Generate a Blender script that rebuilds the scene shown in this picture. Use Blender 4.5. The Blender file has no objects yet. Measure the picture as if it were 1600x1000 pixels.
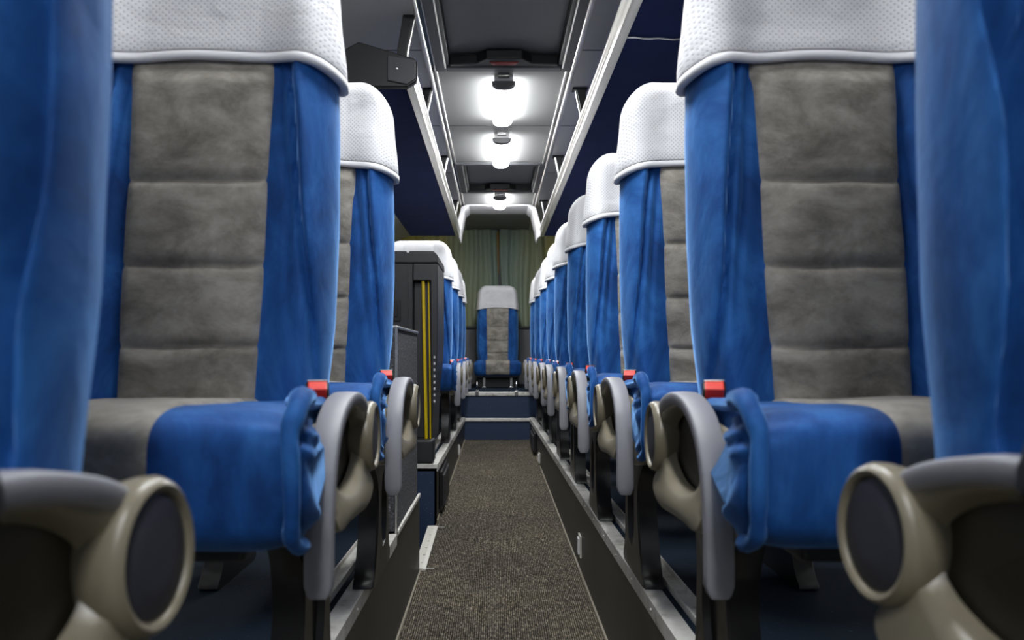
import bpy, bmesh, math, random
from mathutils import Vector, noise
PI = math.pi
# ------------------------------------------------------------------ camera, world, exposure
scene = bpy.context.scene
COL = scene.collection
CZ = 0.95                      # camera height above the front of the aisle floor
cd = bpy.data.cameras.new('camera'); cam = bpy.data.objects.new('camera', cd); COL.objects.link(cam)
cam.location = (0, 0, CZ); cam.rotation_euler = (PI/2, 0, 0)
cd.sensor_width = 36; cd.lens = 1270/1600*36
cd.shift_x = 27/1600; cd.shift_y = 52/1600
cd.clip_start = 0.02; cd.clip_end = 60
cd.dof.use_dof = True; cd.dof.focus_distance = 2.7; cd.dof.aperture_fstop = 5.0
scene.camera = cam
w = bpy.data.worlds.new('world'); scene.world = w; w.use_nodes = True
w.node_tree.nodes['Background'].inputs[0].default_value = (0.02, 0.025, 0.035, 1)
w.node_tree.nodes['Background'].inputs[1].default_value = 0.3
vs = scene.view_settings
vs.view_transform = 'Standard'; vs.look = 'None'; vs.exposure = 1.58; vs.gamma = 1; vs.use_curve_mapping = False
LAMP_POWER = 25.0
# added fill light behind the camera, brightens the seat fronts
ld = bpy.data.lights.new('front_fill', 'AREA'); ld.shape = 'RECTANGLE'; ld.size = 2.2; ld.size_y = 1.0; ld.energy = 1.5; ld.color = (0.86, 0.93, 1.0)
lo = bpy.data.objects.new('front_fill', ld); COL.objects.link(lo); lo.location = (0.03, -2.3, 1.75); lo.rotation_euler = (PI/2, 0, 0)

PLAT = CZ - 0.548              # height of the seat platforms
CEIL = CZ + 1.40
RACK = CZ + 1.10
XR, XL = 1.27, -1.22           # side walls
def floor_z(y): return 0.005 + 0.0306*y if y < 6.9 else 0.005 + 0.0306*6.9

# ------------------------------------------------------------------ materials
def mat(name, col, rough=0.6, metal=0.0, sheen=0.0, sheen_tint=None, coat=0.0, spec=0.5):
    m = bpy.data.materials.new(name); m.use_nodes = True
    b = m.node_tree.nodes['Principled BSDF']
    b.inputs['Base Color'].default_value = (*col, 1); b.inputs['Roughness'].default_value = rough
    b.inputs['Metallic'].default_value = metal
    b.inputs['Sheen Weight'].default_value = sheen; b.inputs['Sheen Roughness'].default_value = 0.35
    if sheen_tint: b.inputs['Sheen Tint'].default_value = (*sheen_tint, 1)
    b.inputs['Coat Weight'].default_value = coat
    b.inputs['Specular IOR Level'].default_value = spec
    return m
def nodes(m): return m.node_tree.nodes, m.node_tree.links, m.node_tree.nodes['Principled BSDF']
def tex_noise(m, scale, detail=4, vec=(1, 1, 1), rough=0.6, dist=0.0):
    N, L, b = nodes(m)
    tc = N.new('ShaderNodeTexCoord'); mp = N.new('ShaderNodeMapping'); mp.inputs['Scale'].default_value = vec
    n = N.new('ShaderNodeTexNoise'); n.inputs['Scale'].default_value = scale; n.inputs['Detail'].default_value = detail
    n.inputs['Roughness'].default_value = rough; n.inputs['Distortion'].default_value = dist
    L.new(tc.outputs['Object'], mp.inputs[0]); L.new(mp.outputs[0], n.inputs['Vector'])
    return n.outputs['Fac']
def ramp(m, fac, stops):
    N, L, b = nodes(m)
    r = N.new('ShaderNodeValToRGB'); L.new(fac, r.inputs[0])
    e = r.color_ramp.elements
    while len(e) < len(stops): e.new(0.5)
    for k, (p, c) in enumerate(stops):
        e[k].position = p; e[k].color = (*c, 1)
    return r.outputs[0]
def bump(m, fac, strength=0.3, dist=0.002, prev=None):
    N, L, b = nodes(m)
    bp = N.new('ShaderNodeBump'); bp.inputs['Strength'].default_value = strength; bp.inputs['Distance'].default_value = dist
    L.new(fac, bp.inputs['Height'])
    if prev: L.new(prev, bp.inputs['Normal'])
    L.new(bp.outputs[0], b.inputs['Normal'])
    return bp.outputs[0]
def color(m, out): N, L, b = nodes(m); L.new(out, b.inputs['Base Color'])
def math_node(m, op, a, bb=None):
    N, L, _ = nodes(m)
    n = N.new('ShaderNodeMath'); n.operation = op
    for i, v in enumerate((a, bb)):
        if v is None: continue
        if isinstance(v, (int, float)): n.inputs[i].default_value = v
        else: L.new(v, n.inputs[i])
    return n.outputs[0]
def coords(m):
    N, L, _ = nodes(m)
    tc = N.new('ShaderNodeTexCoord'); s = N.new('ShaderNodeSeparateXYZ'); L.new(tc.outputs['Object'], s.inputs[0])
    return s.outputs

M = {}
# blue velvet of the seats
m = M['blue'] = mat('blue_velour', (0.012, 0.085, 0.36), 0.75, sheen=0.65, sheen_tint=(0.25, 0.52, 1.0), spec=0.25)
color(m, ramp(m, tex_noise(m, 7, 6, (1, 1, 0.7), 0.65, 0.6), [(0.36, (0.003, 0.036, 0.155)), (0.5, (0.007, 0.068, 0.26)), (0.64, (0.022, 0.128, 0.40))]))
p = bump(m, tex_noise(m, 12, 4, (1, 1, 0.6), 0.55, 0.5), 0.4, 0.009)
bump(m, tex_noise(m, 700, 2), 0.25, 0.0006, p)
# grey velvet with worn patches
m = M['grey'] = mat('grey_velour', (0.2, 0.185, 0.16), 0.8, sheen=0.3, sheen_tint=(0.9, 0.88, 0.85), spec=0.2)
color(m, ramp(m, tex_noise(m, 9, 7, (1, 1, 1.5), 0.72, 0.3), [(0.36, (0.15, 0.136, 0.115)), (0.5, (0.255, 0.236, 0.204)), (0.64, (0.37, 0.345, 0.30))]))
p = bump(m, tex_noise(m, 8, 4, (0.6, 1, 1.6), 0.55, 0.3), 0.4, 0.010)
bump(m, tex_noise(m, 700, 2), 0.25, 0.0006, p)
# white perforated cloth
m = M['white'] = mat('white_cloth', (0.78, 0.78, 0.8), 0.85, sheen=0.2, spec=0.2)
c = coords(m)
sx = math_node(m, 'SINE', math_node(m, 'MULTIPLY', c[0], 2*PI/0.0105)); sz = math_node(m, 'SINE', math_node(m, 'MULTIPLY', c[2], 2*PI/0.0105))
dots = math_node(m, 'MULTIPLY', sx, sz)
color(m, ramp(m, dots, [(0.0, (0.73, 0.73, 0.745)), (0.5, (0.71, 0.71, 0.73)), (0.8, (0.45, 0.45, 0.48))]))
p = bump(m, dots, 0.2, -0.0005)
bump(m, tex_noise(m, 9, 3, (1, 1, 2.0), 0.5, 0.6), 0.5, 0.010, p)
m = M['hem'] = mat('white_hem', (0.74, 0.74, 0.76), 0.8, sheen=0.2); bump(m, tex_noise(m, 400, 2), 0.2, 0.0005)
m = M['arm_grey'] = mat('arm_grey_plastic', (0.26, 0.26, 0.285), 0.5, spec=0.45); bump(m, tex_noise(m, 900, 2), 0.15, 0.0004)
m = M['beige'] = mat('beige_plastic', (0.215, 0.190, 0.135), 0.33, spec=0.5)
m = M['hollow_shade'] = mat('hollow_shade_olive', (0.040, 0.036, 0.024), 0.45)  # dark olive that paints the shade inside the armrest hollow
m = M['cap'] = mat('dark_cap_plastic', (0.045, 0.045, 0.058), 0.45)
m = M['black'] = mat('black_plastic', (0.011, 0.011, 0.012), 0.42, spec=0.5); bump(m, tex_noise(m, 600, 2), 0.2, 0.0005)
m = M['leg'] = mat('black_leg_plastic', (0.016, 0.015, 0.014), 0.33); bump(m, tex_noise(m, 80, 3), 0.12, 0.001)
m = M['red'] = mat('red_button', (0.75, 0.03, 0.015), 0.35)
m = M['alu'] = mat('aluminium', (0.72, 0.71, 0.68), 0.32, 0.9)
color(m, ramp(m, tex_noise(m, 30, 3, (1, 0.02, 1)), [(0.3, (0.6, 0.58, 0.55)), (0.6, (0.8, 0.79, 0.76))])); bump(m, tex_noise(m, 60, 4, (1, 0.05, 1)), 0.1, 0.001)
m = M['alu_worn'] = mat('worn_aluminium', (0.6, 0.59, 0.55), 0.5, 0.15)
color(m, ramp(m, tex_noise(m, 18, 6, (1, 1, 1), 0.7), [(0.30, (0.34, 0.32, 0.28)), (0.46, (0.68, 0.66, 0.61)), (0.75, (0.85, 0.84, 0.80))]))
m = M['steel'] = mat('chrome', (0.8, 0.8, 0.8), 0.15, 1.0)
m = M['navy'] = mat('navy_fabric', (0.012, 0.022, 0.095), 0.9, sheen=0.25, sheen_tint=(0.3, 0.4, 0.9), spec=0.15)
color(m, ramp(m, tex_noise(m, 4, 6), [(0.3, (0.010, 0.018, 0.080)), (0.7, (0.016, 0.028, 0.12))])); bump(m, tex_noise(m, 300, 3), 0.3, 0.001)
m = M['ceil'] = mat('ceiling_laminate', (0.25, 0.25, 0.245), 0.65, spec=0.25); bump(m, tex_noise(m, 2.5, 2), 0.15, 0.01)
m = M['ceil_side'] = mat('side_ceiling_laminate', (0.6, 0.6, 0.59), 0.5); bump(m, tex_noise(m, 3, 2), 0.12, 0.01)
m = M['white_plastic'] = mat('white_plastic', (0.72, 0.71, 0.73), 0.4)
m = M['hatch_grey'] = mat('hatch_grey', (0.075, 0.077, 0.085), 0.5)
m = M['hatch_panel'] = mat('hatch_panel_plastic', (0.14, 0.143, 0.16), 0.55); bump(m, tex_noise(m, 500, 2), 0.2, 0.0006)
m = M['red_lens'] = mat('dark_red_lens', (0.22, 0.02, 0.015), 0.3)
m = M['lamp_cap'] = mat('lamp_cap_grey', (0.10, 0.10, 0.105), 0.4)
m = M['cabinet'] = mat('charcoal_plastic', (0.030, 0.030, 0.034), 0.42); bump(m, tex_noise(m, 500, 2), 0.2, 0.0006)
m = M['yellow'] = mat('yellow_paint', (0.72, 0.52, 0.01), 0.35)
m = M['riser'] = mat('blue_riser_vinyl', (0.016, 0.032, 0.075), 0.5)
v = tex_noise(m, 160, 1, (1, 1, 1), 0.4)
color(m, ramp(m, v, [(0.0, (0.014, 0.030, 0.070)), (0.74, (0.018, 0.038, 0.088)), (0.79, (0.25, 0.30, 0.36))]))
m = M['vinyl'] = mat('platform_vinyl', (0.014, 0.030, 0.060), 0.75, spec=0.2)
color(m, ramp(m, tex_noise(m, 160, 1), [(0.0, (0.006, 0.013, 0.026)), (0.74, (0.008, 0.018, 0.034)), (0.80, (0.10, 0.13, 0.16))]))
m = M['kick'] = mat('dark_kick_panel', (0.020, 0.021, 0.022), 0.38)
color(m, ramp(m, tex_noise(m, 6, 6, (1, 1, 0.4), 0.7), [(0.3, (0.013, 0.014, 0.015)), (0.7, (0.032, 0.033, 0.033))])); bump(m, tex_noise(m, 30, 4), 0.15, 0.002)
m = M['felt'] = mat('speckled_felt', (0.06, 0.06, 0.065), 0.95, spec=0.1)
color(m, ramp(m, tex_noise(m, 120, 5, (1, 1, 1), 0.8), [(0.38, (0.035, 0.035, 0.037)), (0.54, (0.13, 0.13, 0.14)), (0.66, (0.42, 0.42, 0.44))])); bump(m, tex_noise(m, 220, 4), 0.6, 0.003)
m = M['wall'] = mat('grey_wall_lining', (0.16, 0.16, 0.17), 0.7); bump(m, tex_noise(m, 60, 3), 0.2, 0.002)
m = M['glass_dark'] = mat('night_window', (0.004, 0.005, 0.007), 0.05)
m = M['socket'] = mat('cream_plastic', (0.62, 0.60, 0.53), 0.45)
m = M['edge'] = mat('carpet_edge_strip', (0.20, 0.17, 0.12), 0.6)
# aisle carpet: ribs that run along the bus, speckled brown and grey
m = M['carpet'] = mat('ribbed_carpet', (0.06, 0.052, 0.04), 0.95, spec=0.1)
c = coords(m)
rib = math_node(m, 'ADD', math_node(m, 'MULTIPLY', math_node(m, 'SINE', math_node(m, 'MULTIPLY', c[0], 2*PI/0.0068)), 0.5), 0.5)
sp = tex_noise(m, 150, 4, (1, 0.3, 1), 0.75)
spec_c = ramp(m, sp, [(0.36, (0.030, 0.027, 0.023)), (0.53, (0.135, 0.119, 0.095)), (0.68, (0.40, 0.36, 0.29))])
N, L, b = nodes(m)
mx = N.new('ShaderNodeMix'); mx.data_type = 'RGBA'; mx.blend_type = 'MULTIPLY'; mx.inputs[0].default_value = 0.75
rc = ramp(m, rib, [(0.2, (0.10, 0.10, 0.10)), (0.7, (1.15, 1.15, 1.15))])
L.new(spec_c, mx.inputs[6]); L.new(rc, mx.inputs[7])
mx2 = N.new('ShaderNodeMix'); mx2.data_type = 'RGBA'; mx2.blend_type = 'MULTIPLY'; mx2.inputs[0].default_value = 1
L.new(mx.outputs[2], mx2.inputs[6]); L.new(ramp(m, tex_noise(m, 2.2, 4), [(0.3, (0.75, 0.75, 0.75)), (0.7, (1.2, 1.15, 1.05))]), mx2.inputs[7])
L.new(mx2.outputs[2], b.inputs['Base Color'])
p = bump(m, rib, 0.6, 0.003); bump(m, sp, 0.5, 0.003, p)
# rear curtains: grey green cloth that is yellower towards the sides of the bus
m = M['curtain'] = mat('green_curtain', (0.12, 0.14, 0.10), 0.8, sheen=0.2)
c = coords(m)
n = tex_noise(m, 3.0, 4, (1.6, 1, 0.35), 0.6)
mixv = math_node(m, 'ADD', math_node(m, 'MULTIPLY', math_node(m, 'ABSOLUTE', math_node(m, 'SUBTRACT', c[0], 0.03)), 0.75), math_node(m, 'MULTIPLY', n, 0.55))
color(m, ramp(m, mixv, [(0.30, (0.29, 0.37, 0.31)), (0.62, (0.37, 0.40, 0.25)), (0.95, (0.58, 0.50, 0.12))]))
bump(m, tex_noise(m, 8, 4, (2, 1, 0.4)), 0.3, 0.01)
m = M['lining'] = mat('orange_lining', (0.45, 0.25, 0.04), 0.8)
m = M['glow'] = mat('lamp_diffuser', (0.9, 0.9, 0.9), 0.4)
N, L, b = nodes(m); b.inputs['Emission Color'].default_value = (0.96, 0.98, 1.0, 1); b.inputs['Emission Strength'].default_value = LAMP_POWER

m = M['glow_front'] = mat('front_lamp_diffuser', (0.9, 0.9, 0.9), 0.4)
N, L, b = nodes(m); b.inputs['Emission Color'].default_value = (0.96, 0.98, 1.0, 1); b.inputs['Emission Strength'].default_value = LAMP_POWER*1.0

# ------------------------------------------------------------------ helpers
def obj(name, bm, material, parent=None, smooth=True, loc=None, recalc=True, bevel=0, angle=35):
    if recalc: bmesh.ops.recalc_face_normals(bm, faces=bm.faces)
    me = bpy.data.meshes.new(name); bm.to_mesh(me); bm.free()
    me.materials.append(M[material])
    o = bpy.data.objects.new(name, me); COL.objects.link(o)
    if smooth:
        for f in me.polygons: f.use_smooth = True
        try: me.set_sharp_from_angle(angle=math.radians(angle))
        except Exception: pass
    if bevel:
        md = o.modifiers.new('bevel', 'BEVEL'); md.width = bevel; md.segments = 3; md.limit_method = 'ANGLE'; md.angle_limit = math.radians(40)
        md.harden_normals = True
    if parent: o.parent = parent
    if loc: o.location = loc
    return o
def box(bm, x0, x1, y0, y1, z0, z1):
    v = [bm.verts.new((x, y, z)) for x in (x0, x1) for y in (y0, y1) for z in (z0, z1)]
    for f in ((0, 1, 3, 2), (4, 6, 7, 5), (0, 4, 5, 1), (2, 3, 7, 6), (0, 2, 6, 4), (1, 5, 7, 3)):
        bm.faces.new([v[i] for i in f])
def boxm(*bs):
    bm = bmesh.new()
    for b_ in bs: box(bm, *b_)
    return bm
def loops(bm, rings, closed=True, caps=True):
    vs_ = [[bm.verts.new(p) for p in r] for r in rings]
    n = len(vs_[0])
    for a, b_ in zip(vs_[:-1], vs_[1:]):
        for i in range(n if closed else n-1):
            j = (i+1) % n
            bm.faces.new((a[i], a[j], b_[j], b_[i]))
    if caps and closed:
        bm.faces.new(vs_[0][::-1]); bm.faces.new(vs_[-1])
    return vs_
def tube(bm, pts, r, n=12, caps=True, sx=1.0):
    pts = [Vector(p) for p in pts]; rings = []
    for i, p_ in enumerate(pts):
        d = (pts[min(i+1, len(pts)-1)] - pts[max(i-1, 0)]).normalized()
        up = Vector((1, 0, 0)) if abs(d.x) < 0.9 else Vector((0, 0, 1))
        a = d.cross(up).normalized(); b_ = d.cross(a).normalized()
        rr = r[i] if isinstance(r, (list, tuple)) else r
        rings.append([p_ + a*math.cos(2*PI*k/n)*rr + b_*math.sin(2*PI*k/n)*rr*sx for k in range(n)])
    loops(bm, rings, caps=caps)
def prism_x(bm, pts, x0, x1):     # polygon in the (y, z) plane pushed along x
    loops(bm, [[(x0, y, z) for y, z in pts], [(x1, y, z) for y, z in pts]])
def prism_y(bm, pts, y0, y1):     # polygon in the (x, z) plane pushed along y
    loops(bm, [[(x, y0, z) for x, z in pts], [(x, y1, z) for x, z in pts]])
def smooth_poly(pts, k=4, closed=True):
    out = []; n = len(pts)
    rng = range(n) if closed else range(n-1)
    for i in rng:
        g = (lambda j: pts[j % n]) if closed else (lambda j: pts[max(0, min(n-1, j))])
        p0, p1, p2, p3 = g(i-1), g(i), g(i+1), g(i+2)
        for s in range(k):
            t = s/k
            out.append(tuple(0.5*((2*b_) + (-a+c_)*t + (2*a-5*b_+4*c_-d)*t*t + (-a+3*b_-3*c_+d)*t**3) for a, b_, c_, d in zip(p0, p1, p2, p3)))
    if not closed: out.append(tuple(pts[-1]))
    return out
def empty(name, loc, label, cat, group=None, rz=0):
    o = bpy.data.objects.new(name, None); COL.objects.link(o); o.location = loc; o.rotation_euler = (0, 0, rz)
    o.empty_display_size = 0.1
    return tag(o, label, cat, group)
def tag(o, label, cat, group=None):
    o['label'] = label; o['category'] = cat
    if group: o['group'] = group
    return o
def struct(name, bm, material, **k):
    k.setdefault('smooth', False)
    o = obj(name, bm, material, **k); o['kind'] = 'structure'; return o
def sstep(a, b_, x):
    t = max(0, min(1, (x-a)/(b_-a))); return t*t*(3-2*t)
def gauss(x, s): return math.exp(-(x/s)**2)

# ------------------------------------------------------------------ the bus shell
def xk(side, y):               # aisle face of the platform on each side, narrowing to the rear
    t = (min(y, 6.9)-2.0)/4.9
    return 0.345-0.046*t if side > 0 else -(0.303-0.048*t)
Y0, YS, YE = -2.4, 6.9, 9.25
STAIR0, STAIR1 = 3.15, 3.98    # the stairwell of the middle door, left side
# aisle floor
bm = bmesh.new()
ys = [Y0+(YS-Y0)*i/20 for i in range(21)]
loops(bm, [[(xk(-1, y), y, floor_z(y)), (xk(1, y), y, floor_z(y)), (xk(1, y), y, floor_z(y)-0.05), (xk(-1, y), y, floor_z(y)-0.05)] for y in ys])
struct('floor', bm, 'carpet')
for n_, s in ((1, -1), (2, 1)):
    bm = bmesh.new()
    for a, b_ in ([(Y0, YS)] if s > 0 else [(Y0, STAIR0), (STAIR1, YS)]):
        loops(bm, [[(xk(s, y)-s*0.006, y, floor_z(y)), (xk(s, y)-s*0.006, y, floor_z(y)+0.006), (xk(s, y), y, floor_z(y)+0.008), (xk(s, y), y, floor_z(y))] for y in (a, (a+b_)/2, b_)])
    struct('trim_%d' % n_, bm, 'edge')
# platforms (vinyl tops) and dark kick panels down to the aisle
def platform(s, a, b_):
    X = XR if s > 0 else XL
    bm = bmesh.new()
    loops(bm, [[(xk(s, y)+s*0.012, y, PLAT), (X, y, PLAT), (X, y, PLAT-0.03), (xk(s, y)+s*0.012, y, PLAT-0.03)] for y in (a, (a+b_)/2, b_)])
    return bm
struct('floor_right_platform', platform(1, Y0, 7.12), 'vinyl')
struct('floor_left_platform', platform(-1, Y0, STAIR0), 'vinyl')
struct('floor_left_rear_platform', platform(-1, STAIR1, 7.12), 'vinyl')
def kick(s, a, b_):
    bm = bmesh.new()
    loops(bm, [[(xk(s, y), y, floor_z(y)-0.02), (xk(s, y), y, PLAT-0.001), (xk(s, y)+s*0.012, y, PLAT-0.001), (xk(s, y)+s*0.012, y, floor_z(y)-0.02)] for y in (a, (a+b_)/2, b_)])
    return bm
struct('wall_aisle_right', kick(1, Y0, YS), 'kick')
struct('wall_aisle_left', kick(-1, Y0, STAIR0), 'kick')
struct('wall_aisle_left_rear', kick(-1, STAIR1, YS), 'kick')
# aluminium edge angles with screws, then the seat tracks
def angle(s, a, b_):
    bm = bmesh.new()
    prof = lambda y: [(xk(s, y)-s*0.004, PLAT-0.03), (xk(s, y)-s*0.004, PLAT+0.004), (xk(s, y)+s*0.038, PLAT+0.004), (xk(s, y)+s*0.038, PLAT), (xk(s, y), PLAT), (xk(s, y), PLAT-0.03)]
    loops(bm, [[(x, y, z) for x, z in prof(y)] for y in (a, (a+b_)/2, b_)])
    y = a+0.1
    while y < b_:
        c = Vector((xk(s, y)-s*0.004, y, PLAT-0.014))
        bmesh.ops.create_uvsphere(bm, u_segments=8, v_segments=5, radius=0.0045, matrix=__import__('mathutils').Matrix.Translation(c))
        y += 0.24
    return bm
struct('trim_3', angle(1, Y0, YS), 'alu_worn'); struct('trim_4', angle(-1, Y0, 2.45), 'alu_worn'); struct('trim_5', angle(-1, STAIR1, YS), 'alu_worn')
def track(s, a, b_, dx):
    bm = bmesh.new()
    for y0, y1 in ((a, b_),):
        for e0, e1, h in ((0, 0.004, 0.016), (0.004, 0.034, 0.004), (0.034, 0.038, 0.016)):
            loops(bm, [[(xk(s, y)+s*(dx+e0), y, PLAT+0.0005), (xk(s, y)+s*(dx+e1), y, PLAT+0.0005), (xk(s, y)+s*(dx+e1), y, PLAT+h), (xk(s, y)+s*(dx+e0), y, PLAT+h)] for y in (y0, y1)])
    return bm
struct('trim_6', track(1, Y0, 6.88, 0.055), 'alu_worn'); struct('trim_7', track(-1, Y0, STAIR0-0.8, 0.055), 'alu_worn'); struct('trim_8', track(-1, STAIR1+0.5, 6.88, 0.055), 'alu_worn')
# thin capping strip where the kick panel passes under the partition
bm = bmesh.new(); loops(bm, [[(xk(-1, y)+0.005, y, PLAT-0.006), (xk(-1, y)+0.005, y, PLAT+0.006), (xk(-1, y)-0.004, y, PLAT+0.006), (xk(-1, y)-0.004, y, PLAT-0.006)] for y in (2.46, STAIR0)])
struct('trim_9', bm, 'alu_worn')
# stairwell of the middle door: far wall, near wall, steps going down, nosing on the aisle floor
SX = xk(-1, 3.6)
struct('wall_stairwell_rear', boxm((XL, xk(-1, STAIR1), STAIR1, STAIR1+0.02, -0.45, PLAT-0.001)), 'riser')
struct('trim_10', boxm((XL, xk(-1, STAIR1)+0.004, STAIR1-0.006, STAIR1+0.022, PLAT-0.016, PLAT+0.006)), 'alu_worn', bevel=0.003)
struct('wall_stairwell_front', boxm((XL, xk(-1, STAIR0)-0.001, STAIR0-0.02, STAIR0, -0.45, PLAT-0.031)), 'riser')
struct('floor_stairwell', boxm((SX-0.03, SX-0.005, STAIR0, STAIR1, -0.2, floor_z(3.5)-0.012), (SX-0.35, SX-0.03, STAIR0, STAIR1, -0.2, -0.1), (XL, SX-0.35, STAIR0, STAIR1, -0.42, -0.35)), 'riser')
bm = bmesh.new()
loops(bm, [[(SX-0.03, y, floor_z(y)-0.01), (SX+0.016, y, floor_z(y)-0.01), (SX+0.018, y, floor_z(y)+0.006), (SX+0.002, y, floor_z(y)+0.009), (SX-0.03, y, floor_z(y)+0.008)] for y in (STAIR0+0.02, STAIR1-0.12)])
for k in range(6):
    y = STAIR0+0.1+k*0.11
    bmesh.ops.create_cone(bm, cap_ends=True, segments=10, radius1=0.005, radius2=0.005, depth=0.004, matrix=__import__('mathutils').Matrix.Translation((SX-0.004, y, floor_z(y)+0.009)))
o = struct('trim_11', bm, 'socket')
for y in (STAIR0+0.03, STAIR1-0.13):
    pass
struct('trim_12', boxm(*[(SX+0.015, SX+0.05, y, y+0.012, floor_z(y)+0.001, floor_z(y)+0.005) for y in (STAIR0+0.03, STAIR1-0.135)]), 'alu')
# steps at the rear of the aisle
xa, xb = xk(-1, 6.9), xk(1, 6.9)
struct('wall_step', boxm((xa+0.001, xb-0.001, 6.9, 6.92, floor_z(6.9)-0.02, PLAT-0.03)), 'riser')
struct('trim_13', boxm((xa, xb, 6.885, 6.93, PLAT-0.03, PLAT-0.004)), 'alu_worn', bevel=0.006)
struct('floor_step', boxm((xa, xb, 6.93, 7.12, PLAT-0.06, PLAT-0.03)), 'kick')
ZB = CZ-0.345
struct('wall_rear_step', boxm((XL, XR, 7.12, 7.14, PLAT-0.03, ZB-0.02)), 'riser')
struct('trim_14', boxm((XL, XR, 7.105, 7.17, ZB-0.028, ZB+0.006)), 'alu_worn', bevel=0.006)
struct('floor_rear_platform', boxm((XL, XR, 7.17, YE, ZB-0.03, ZB)), 'vinyl')
# side walls, rear wall, front bulkhead
def side_wall(s):
    X = XR if s > 0 else XL
    bm = bmesh.new()
    pr = [(X, PLAT-0.9), (X, PLAT+0.45), (X+s*0.0, PLAT+0.5), (X-s*0.01, PLAT+1.45), (X-s*0.06, CEIL-0.22), (X-s*0.16, CEIL-0.12), (X-s*0.32, CEIL-0.05), (X-s*0.5, CEIL-0.012)]
    pr2 = [(x+s*0.03, z+(0.03 if i > 4 else 0)) for i, (x, z) in enumerate(pr)]
    loops(bm, [[(x, y, z) for x, z in pr+pr2[::-1]] for y in (Y0, YE)])
    return bm
struct('wall_left', side_wall(-1), 'ceil_side', smooth=True, angle=50); struct('wall_right', side_wall(1), 'ceil_side', smooth=True, angle=50)
struct('wall_rear', boxm((XL, XR, YE, YE+0.05, 0.0, CEIL)), 'wall'); struct('wall_front', boxm((XL, XR, Y0-0.05, Y0, 0.0, CEIL)), 'wall')
k = 0
for s in (-1, 1):
    X = XR if s > 0 else XL
    for a, b_ in ((-1.8, -0.2), (0.0, 1.6), (1.8, 3.4), (3.6, 5.2), (5.4, 7.0), (7.2, 8.8)):
        k += 1
        struct('window_%d' % k, boxm((X-s*0.012, X-s*0.004, a, b_, PLAT+0.62, PLAT+1.35)), 'glass_dark', bevel=0.003)
# ceiling: bright centre panel, duller sides
CXL, CXR = -0.32, 0.385
ceil = [(3.93, 5.98), (7.06, YE)]
struct('ceiling', boxm((CXL, CXR, 4.01, 5.98, CEIL, CEIL+0.02), (CXL, CXR, 7.06, YE, CEIL, CEIL+0.02), (CXL, CXR, Y0, 2.88, CEIL, CEIL+0.02)), 'ceil')
def ceil_side(s):
    a, b_ = (CXR, XR-0.45) if s > 0 else (XL+0.45, CXL)
    return boxm((a, b_, Y0, YE, CEIL-0.0, CEIL+0.03))
struct('ceiling_left', ceil_side(-1), 'ceil_side'); struct('ceiling_right', ceil_side(1), 'ceil_side')
k = 15
for X, s in ((CXL, -1), (CXR, 1)):
    for dx, r, dz in ((0.0, 0.012, 0.006), (-s*0.030, 0.006, 0.002)):
        bm = bmesh.new(); tube(bm, [(X+dx, Y0, CEIL-dz), (X+dx, 7.7, CEIL-dz)], r, 12)
        struct('trim_%d' % k, bm, 'alu', smooth=True); k += 1
# fine cross seams of the ceiling panels
struct('trim_19', boxm(*[(CXL, CXR, y, y+0.006, CEIL-0.002, CEIL+0.001) for y in (4.02, 5.0, 5.93, 7.1)]), 'hatch_grey')
struct('trim_20', boxm(*[(x0, x1, y, y+0.006, CEIL-0.002, CEIL+0.001) for x0, x1 in ((XL+0.45, CXL-0.02), (CXR+0.02, XR-0.45)) for y in (1.2, 2.5, 3.75, 5.0, 6.3)]), 'hatch_grey')
# white cove at the rear of the ceiling: bridge with flared cheeks down to the rack ends
bm = bmesh.new()
A = [(CXL-0.03, RACK-0.01), (CXL-0.045, RACK+0.07), (-0.315, CEIL-0.03), (-0.26, CEIL-0.003), (0.33, CEIL-0.003), (0.385, CEIL-0.03), (CXR+0.06, RACK+0.07), (CXR+0.035, RACK-0.01)]
B = [(CXL-0.012, RACK-0.01), (CXL+0.0, RACK+0.07), (-0.285, CEIL-0.06), (-0.24, CEIL-0.018), (0.31, CEIL-0.018), (0.355, CEIL-0.06), (CXR+0.01, RACK+0.07), (CXR+0.02, RACK-0.01)]
out_ = [(x, z) for x, z in A]; inn = [(x, z) for x, z in B]
for i in range(len(A)-1):
    q = [(A[i][0], 7.62, A[i][1]), (A[i+1][0], 7.62, A[i+1][1]), (B[i+1][0], 7.62, B[i+1][1]), (B[i][0], 7.62, B[i][1])]
    q2 = [(x*1.0, 7.62+0.45, z+0.0) for x, y, z in q]
    loops(bm, [q, q2])
struct('trim_21', bm, 'white_plastic', smooth=True, bevel=0.004)
# ------------------------------------------------------------------ rear curtains and back panel
def curtain(name, x0, x1, y, z0, z1, per, amp, seed, axis='x'):
    rnd = random.Random(seed); bm = bmesh.new(); n = int(abs(x1-x0)/0.008); rows = 14
    def off(t, v): return amp*(math.sin(2*PI*t/per + 1.4*math.sin(t*5+seed)) + 0.45*math.sin(2*PI*t/(per*0.43)+seed*2))*(0.55+0.45*(1-v)) + 0.02*noise.noise(Vector((t*4, v*2, seed)))
    rings = []
    for i in range(n+1):
        t = x0+(x1-x0)*i/n
        col = []
        for j in range(rows+1):
            v = j/rows; z = z0+(z1-z0)*v; x = t+0.012*math.sin(v*5+t*9)
            o_ = off(t, v)
            col.append((x, y+o_, z) if axis == 'x' else (y+o_, x, z))
        back = [(p_[0], p_[1]+0.003, p_[2]) if axis == 'x' else (p_[0]+0.003, p_[1], p_[2]) for p_ in col[::-1]]
        rings.append(col+back)
    loops(bm, rings)
    return obj(name, bm, 'curtain', angle=80)
ZC0, ZC1 = CZ+0.30, CEIL-0.005
tag(curtain('curtain', XL+0.03, 0.035, 9.17, ZC0, ZC1, 0.19, 0.034, 1), 'left half of the grey green rear window curtain, yellowish toward the side wall', 'curtain')
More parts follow.
